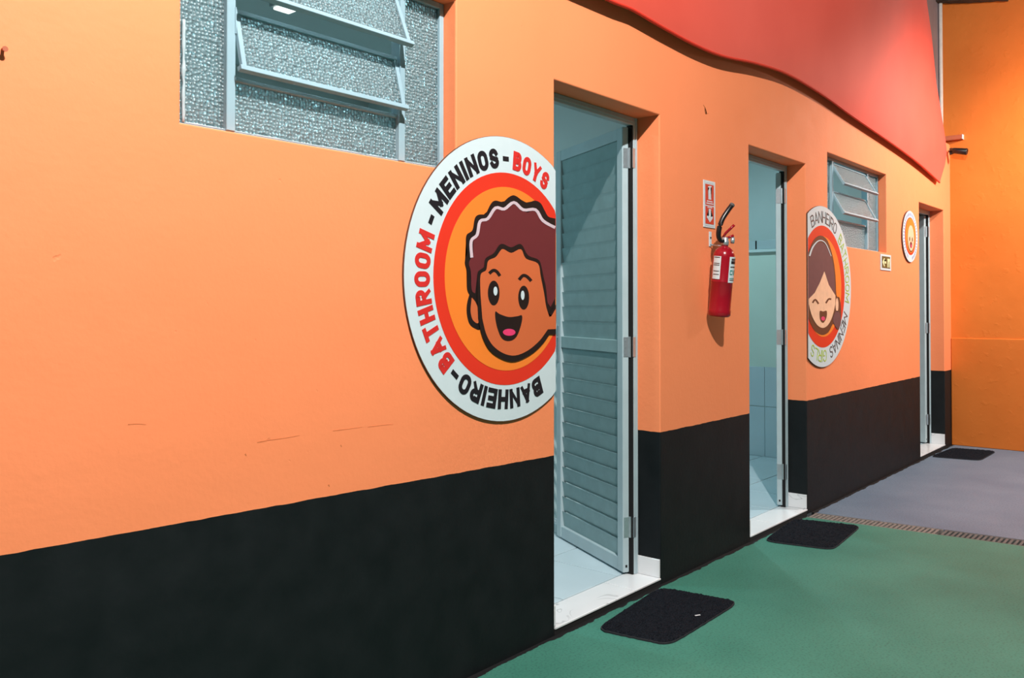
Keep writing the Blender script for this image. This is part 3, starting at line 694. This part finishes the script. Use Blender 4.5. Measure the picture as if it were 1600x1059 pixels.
# ------------------------------------------------------------------ fire extinguisher
def extinguisher():
    bx_, by_, bz_ = 3.815, -.062, 1.203
    r = empty('fire_extinguisher', (bx_, by_, bz_), 0, 'red fire extinguisher with black hose hung on orange wall', 'extinguisher')
    lean = Matrix.Rotation(math.radians(-1.5), 4, 'Y') @ Matrix.Rotation(math.radians(6), 4, 'X')        # top leans away from the wall
    R = .054
    prof = [(.047, 0), (R, .008), (R, .030), (R-.002, .034), (R-.002, .165), (R, .168), (R, .172), (R-.002, .176), (R-.002, .285), (.050, .305), (.040, .324), (.026, .336), (.016, .340), (.016, .352)]
    bm = bmesh.new(); lathe(bm, prof, 36, lean); fin('cylinder', bm, 'extred', r, True)
    def label(a0, a1, z0, z1, mat, rad, name, parent):
        bm = bmesh.new(); vs2 = []
        n = 10
        for z in (z0, z1): vs2.append([bm.verts.new((rad*math.sin(math.radians(a0+(a1-a0)*k/n)), -rad*math.cos(math.radians(a0+(a1-a0)*k/n)), z)) for k in range(n+1)])
        fs = [bm.faces.new((vs2[0][k], vs2[0][k+1], vs2[1][k+1], vs2[1][k])) for k in range(n)]
        e = bmesh.ops.extrude_face_region(bm, geom=fs)
        for v in e['geom']:
            if isinstance(v, bmesh.types.BMVert): v.co.x *= .99; v.co.y *= .99
        bmesh.ops.transform(bm, matrix=lean, verts=bm.verts[:]); return fin(name, bm, mat, parent, False)
    # angle 0 faces the yard (-y); negative turns towards the camera side
    l1 = label(-122, -76, .182, .292, 'white', R+.0004, 'label', r)
    l2 = label(-32, 34, .168, .292, 'white', R+.0004, 'label', r)
    for z0, z1, a0, a1, mt in ((.258, .272, -22, 28, 'ink'), (.274, .284, -20, 25, 'thinink'), (.240, .246, -24, 20, 'thinink'), (.205, .228, -25, -5, 'teal'), (.205, .228, 2, 18, 'teal'), (.210, .222, -21, -9, 'white'), (.186, .190, -25, 22, 'teal'), (.178, .182, -25, 22, 'thinink')):
        label(a0, a1, z0, z1, mt, R+.0010, 'print', l2)
    for z in (.284, .255, .247, .218, .202): label(-116, -82, z, z+.004, 'thinink', R+.0010, 'print', l1)
    T = lambda x, y, z: lean @ Vector((x, y, z))
    bm = bmesh.new(); lathe(bm, [(.018, .345), (.019, .365), (.015, .370), (.015, .382), (.011, .385)], 20, lean); fin('valve', bm, 'chrome', r, True)
    bm = bmesh.new()                                         # carrying handle and squeeze lever
    tube(bm, [T(0, .004, .378), T(.006, -.018, .386), T(.016, -.034, .396)], .006, 8); fin('handle', bm, 'extred', r, True)
    bm = bmesh.new(); tube(bm, [T(0, .012, .384), T(0, .0, .405), T(.010, -.018, .428), T(.018, -.032, .446)], .0065, 8); fin('lever', bm, 'extred', r, True)
    bm = bmesh.new(); lathe(bm, [(.004, 0), (.015, .002), (.017, .006), (.017, .016), (.013, .018)], 20, lean @ Matrix.Translation((.016, -.020, .372)) @ Matrix.Rotation(math.radians(90), 4, 'X') @ Matrix.Rotation(math.radians(35), 4, 'Y')); fin('pressure_gauge', bm, 'chrome', r, True)
    hp = [T(-.008, .0, .366), T(-.034, .006, .366), T(-.052, .010, .386), T(-.052, .010, .424), T(-.038, .004, .470), T(-.014, -.008, .512), T(.008, -.016, .540)]
    hs = []
    for i in range(len(hp)-1):
        p = [hp[min(max(i+k, 0), len(hp)-1)] for k in (-1, 0, 1, 2)]
        for j in range(5):
            t = j/5; hs.append(.5*(2*p[1]+(p[2]-p[0])*t+(2*p[0]-5*p[1]+4*p[2]-p[3])*t*t+(3*p[1]-p[0]-3*p[2]+p[3])*t**3))
    hs.append(hp[-1])
    bm = bmesh.new(); tube(bm, hs, [.0085+.0035*min(1, i/12) for i in range(len(hs))], 12); fin('hose', bm, 'rubber', r, True)
    bm = bmesh.new(); q = hs[-1]; d = (hs[-1]-hs[-3]).normalized(); tube(bm, [q-d*.006, q+d*.006], .0125, 12); fin('nozzle_rim', bm, 'iron2', r, True)
extinguisher()
x, z = W(1109, 365); x1, z1 = W(1109, 384)
r = empty('wall_bracket', (x, 0, z1), 0, 'small white metal bracket holding the extinguisher neck', 'bracket')
box('plate', (-.012, .012, -.004, -.0004, -.004, z-z1+.01), 'white', r, .001)
bm = bmesh.new(); tube(bm, [(0, -.004, .006), (0, -.03, .0), (-.006, -.072, -.004), (-.012, -.098, -.006)], .004, 8); fin('hook_rod', bm, 'chrome', r, True)
box('screw', (-.004, .004, -.007, -.0041, .036, .044), 'dark', r)

# ------------------------------------------------------------------ draped coral fabric above the doors
def fabric():
    edge_px = [(955, 0), (984, 11), (1039, 43), (1089, 70), (1131, 87), (1181, 98), (1231, 115), (1286, 147), (1332, 180), (1391, 222), (1432, 253), (1471, 286)]
    yE = -.05
    edge = [(-.6, 2.72), (.4, 2.6), (1.3, 2.52), (2.1, 2.49)]+[W(px, py, yE+.02*max(0, (i-8)/3)) for i, (px, py) in enumerate(edge_px)]
    rp = [W(px, py, -.05) for px, py in ((1471, 286), (1480, 255), (1482.5, 236), (1478.5, 205), (1466, 130), (1459, 56), (1451, 0))]
    rp.append((rp[-1][0]-.14, 4.5))
    es = smoothpoly(edge, 6, False)
    def zb(x):
        for (a, za), (b, zb_) in zip(es, es[1:]):
            if a <= x <= b: return za+(zb_-za)*(x-a)/(b-a)
        return es[-1][1] if x > es[-1][0] else es[0][1]
    def xr(z):
        for (a, za), (b, zb_) in zip(rp, rp[1:]):
            if za <= z <= zb_: return a+(b-a)*(z-za)/(zb_-za)
        return rp[-1][0]
    XL, XT = es[0][0], es[-1][0]; nu, nv = 150, 36
    bm = bmesh.new(); g = []
    for i in range(nu+1):
        u = i/nu; x0 = XL+(XT-XL)*u; z0 = zb(x0); colm = []
        for j in range(nv+1):
            v = j/nv; z = z0+(4.5-z0)*v
            xend = xr(z) if z > rp[0][1] else XT
            k = max(0, (x0-6.2)/(XT-6.2)); x = x0+(xend-XT)*k*k*(3-2*k)
            s = max(0, (xend-x)); curl = 1-math.exp(-(s/.9)**1.2)
            bulge = .05+.26*v**.8
            wave = .05*math.sin((x-5.1)*2.3)*min(1, v*3)*(1 if 3 < x else .3)
            y = -.035-(bulge-.035)*curl-wave*curl
            if v == 0: y = yE*curl-.035*(1-curl)
            colm.append(bm.verts.new((x, y, z)))
        g.append(colm)
    for i in range(nu):
        for j in range(nv): bm.faces.new((g[i][j], g[i+1][j], g[i+1][j+1], g[i][j+1]))
    hem = [c_[0].co.copy() for c_ in g]
    r = empty('fabric_drape', (hem[-1].x, 0, hem[-1].z), 0, 'stretched coral red fabric draped high along the orange wall', 'fabric')
    o = fin('cloth', bm, 'fabric', r, True); o.data.transform(Matrix.Translation((-hem[-1].x, 0, -hem[-1].z)))
    bm = bmesh.new(); tube(bm, [h-hem[-1]+Vector((0, hem[-1].y+.003, -.003)) for h in hem], .007, 8); fin('hem', bm, 'hem', r, True)
fabric()

# ------------------------------------------------------------------ things in the far corner
bm = bmesh.new(); tube(bm, [(XE-.018, .064, 2.745), (XE-.018, .064, 4.5)], .016, 10)
o = fin('conduit', bm, 'pipe', None, True); tag(o, 'thin white conduit rising in the corner behind the fabric', 'pipe')
def FW(px, py, x):                           # on a plane parallel to the far wall -> (y, z)
    r = ray(px, py); k = x/r[0]; return (k*r[1]-D, H+k*r[2])
y0_, z0_ = FW(1481, 221, XE); y1_, z1_ = FW(1505, 211, XE)
o = box('timber_block', (XE-.05, XE-.0005, y1_, y0_+.02, z0_, z1_), 'block', None, .003); tag(o, 'short brown timber block fixed above the black camera', 'block')
box('pale_end', (XE-.051, XE, y1_-.006, y1_-.0002, z0_, z1_), 'white', o)
yc, zc = FW(1500, 236, XE-.12); ya, za = FW(1484, 235, XE-.06)
r = empty('security_camera', (XE, ya, za), 0, 'small black security camera on an arm in the corner', 'camera')
bm = bmesh.new(); tube(bm, [(-.001, 0, 0), (-.012, 0, 0)], .03, 16); fin('mount', bm, 'blackp', r)
bm = bmesh.new(); tube(bm, [(-.011, 0, 0), (-.06, -.01, .005), (-.11, yc-ya+.035, zc-za+.010)], .009, 8); fin('arm', bm, 'blackp', r, True)
m = Matrix.Translation((-.12, yc-ya, zc-za)) @ Matrix.Rotation(math.radians(12), 4, 'X')
m = m @ Matrix.Rotation(math.radians(-90), 4, 'X').inverted()
bm = bmesh.new(); lathe(bm, [(.012, -.062), (.024, -.058), (.027, -.02), (.030, .055), (.026, .060), (.020, .056)], 20, m); fin('body', bm, 'blackp', r, True)

# ------------------------------------------------------------------ drain grates
def grate(y0, y1, mat, label, pitch=.0245):
    xm = lambda y: dA.x-slope*y
    r = empty('drain_grate', (xm((y0+y1)/2)+.07, (y0+y1)/2, 0), 0, label, 'grate', 'drain grates across the floor')
    ox, oy = r.location.x, r.location.y; wd = dB.x-dA.x
    for s in (0.003, wd-.015):
        bm = bmesh.new(); a = []
        pts = [(xm(y0)+s, y0), (xm(y0)+s+.012, y0), (xm(y1)+s+.012, y1), (xm(y1)+s, y1)]
        lo = [bm.verts.new((x-ox, y-oy, -.025)) for x, y in pts]; hi = [bm.verts.new((x-ox, y-oy, -.001)) for x, y in pts]
        for i in range(4): bm.faces.new((lo[i], lo[(i+1) % 4], hi[(i+1) % 4], hi[i]))
        bm.faces.new(lo[::-1]); bm.faces.new(hi); fin('rail', bm, mat, r)
    first = None; n = int(abs(y1-y0)/pitch)
    for i in range(n):
        y = y0-(i+.5)*pitch
        if first is None:
            bm = bmesh.new(); addbox(bm, .015, wd-.015, -.0068, .0068, -.024, -.002, bev=.001); first = fin('bar', bm, mat, r); o = first
        else: o = first.copy(); COL.objects.link(o)
        o.location = (xm(y)-ox, y-oy, 0)
grate(-.022, -.72, 'iron', 'rusty pale drain grate section nearest the orange wall')
grate(-.726, -1.43, 'iron2', 'dark drain grate section running off to the right')

# ------------------------------------------------------------------ door mats
def mat_(px4, label, seed):
    c4 = [G(*p) for p in px4]; cx = sum(p[0] for p in c4)/4; cy = sum(p[1] for p in c4)/4
    r = empty('door_mat', (cx, cy, 0), 0, label, 'mat', 'black fibre mats in front of the doorways')
    c4 = [(x-cx, y-cy) for x, y in c4]; N = 64
    def bil(u, v): 
        a = [(c4[0][d]*(1-u)+c4[1][d]*u)*(1-v)+(c4[3][d]*(1-u)+c4[2][d]*u)*v for d in (0, 1)]; return a
    def pt(u, v, zz, jit):
        # round the corners of the unit square
        X, Y_ = 2*u-1, 2*v-1; k = .16
        mx = max(abs(X), abs(Y_), 1e-6); q = (abs(X/mx)**9+abs(Y_/mx)**9)**(1/9.) or 1; X, Y_ = X/q, Y_/q
        j = 1+jit*noise.noise(Vector((X*9, Y_*9, seed)))
        a = bil((X*j+1)/2, (Y_*j+1)/2); return (a[0], a[1], zz)
    bm = bmesh.new(); ring = [(k/N, 0) for k in range(N)]+[(1, k/N) for k in range(N)]+[(1-k/N, 1) for k in range(N)]+[(0, 1-k/N) for k in range(N)]
    lo = [bm.verts.new(pt(u, v, .0006, .012)) for u, v in ring]; hi = [bm.verts.new(pt(u, v, .007, .012)) for u, v in ring]
    for i in range(len(ring)): j = (i+1) % len(ring); bm.faces.new((lo[i], lo[j], hi[j], hi[i]))
    bm.faces.new(lo[::-1]); bm.faces.new(hi); fin('backing', bm, 'matedge', r)
    bm = bmesh.new(); gr = []
    for i in range(N+1):
        row = []
        for j in range(N+1):
            u, v = .5+(i/N-.5)*.985, .5+(j/N-.5)*.985; p = pt(u, v, 0, .016)
            e = min(i, j, N-i, N-j); zz = .0072 if e == 0 else .011+.006*noise.noise(Vector((i*.9, j*.9, seed)))+.002*random.random()
            row.append(bm.verts.new((p[0], p[1], max(.0072, zz))))
        gr.append(row)
    for i in range(N):
        for j in range(N): bm.faces.new((gr[i][j], gr[i+1][j], gr[i+1][j+1], gr[i][j+1]))
    fin('pile', bm, 'mat', r)
    return r
mat_([(930, 985), (1031, 919), (1156, 942), (1046, 1010)], 'black rough door mat in front of the nearest doorway', 1)
mat_([(1193, 846), (1240, 812), (1346, 823), (1302, 860)], 'black rough door mat in front of the middle doorway by the drain', 5)
mat_([(1454, 714), (1488, 701), (1557, 706), (1532, 720)], 'black door mat on grey floor before the far doorway', 9)
gx, gy = G(1090, 961, .017)
o = box('scrap', (-.012, .012, -.003, .003, 0, .0015), 'paper'); o.location = (gx, gy, .0165); o.rotation_euler = (0, 0, -.5)
tag(o, 'tiny white scrap lying on the nearest black mat', 'scrap')

# ------------------------------------------------------------------ small cracks and chips in the wall plaster, a nail
wf = bpy.data.objects['wall_front']
for pts, wd in (([(402, 691), (425, 687), (447, 684), (468, 680)], .0022), ([(520, 673), (545, 670), (566, 667)], .0016), ([(575, 667), (600, 664), (614, 663)], .0014),
                ([(1099, 164), (1103, 171), (1102, 178), (1107, 177)], .006), ([(200, 663), (214, 662), (228, 663)], .0014), ([(383, 709), (385, 712)], .004), ([(513, 757), (515, 760)], .005), ([(532, 695), (534, 698)], .004)):
    layer('crack', stroke([W(*p) for p in pts], wd, wd*.4), -.0005, 'crack', wf, .0006)
x, z = W(4, 77)
bm = bmesh.new(); tube(bm, [(x, .004, z), (x, -.014, z-.002)], .0035, 8); tube(bm, [(x, -.014, z-.002), (x, -.016, z-.002)], .006, 8)
fin('nail', bm, 'block', wf)
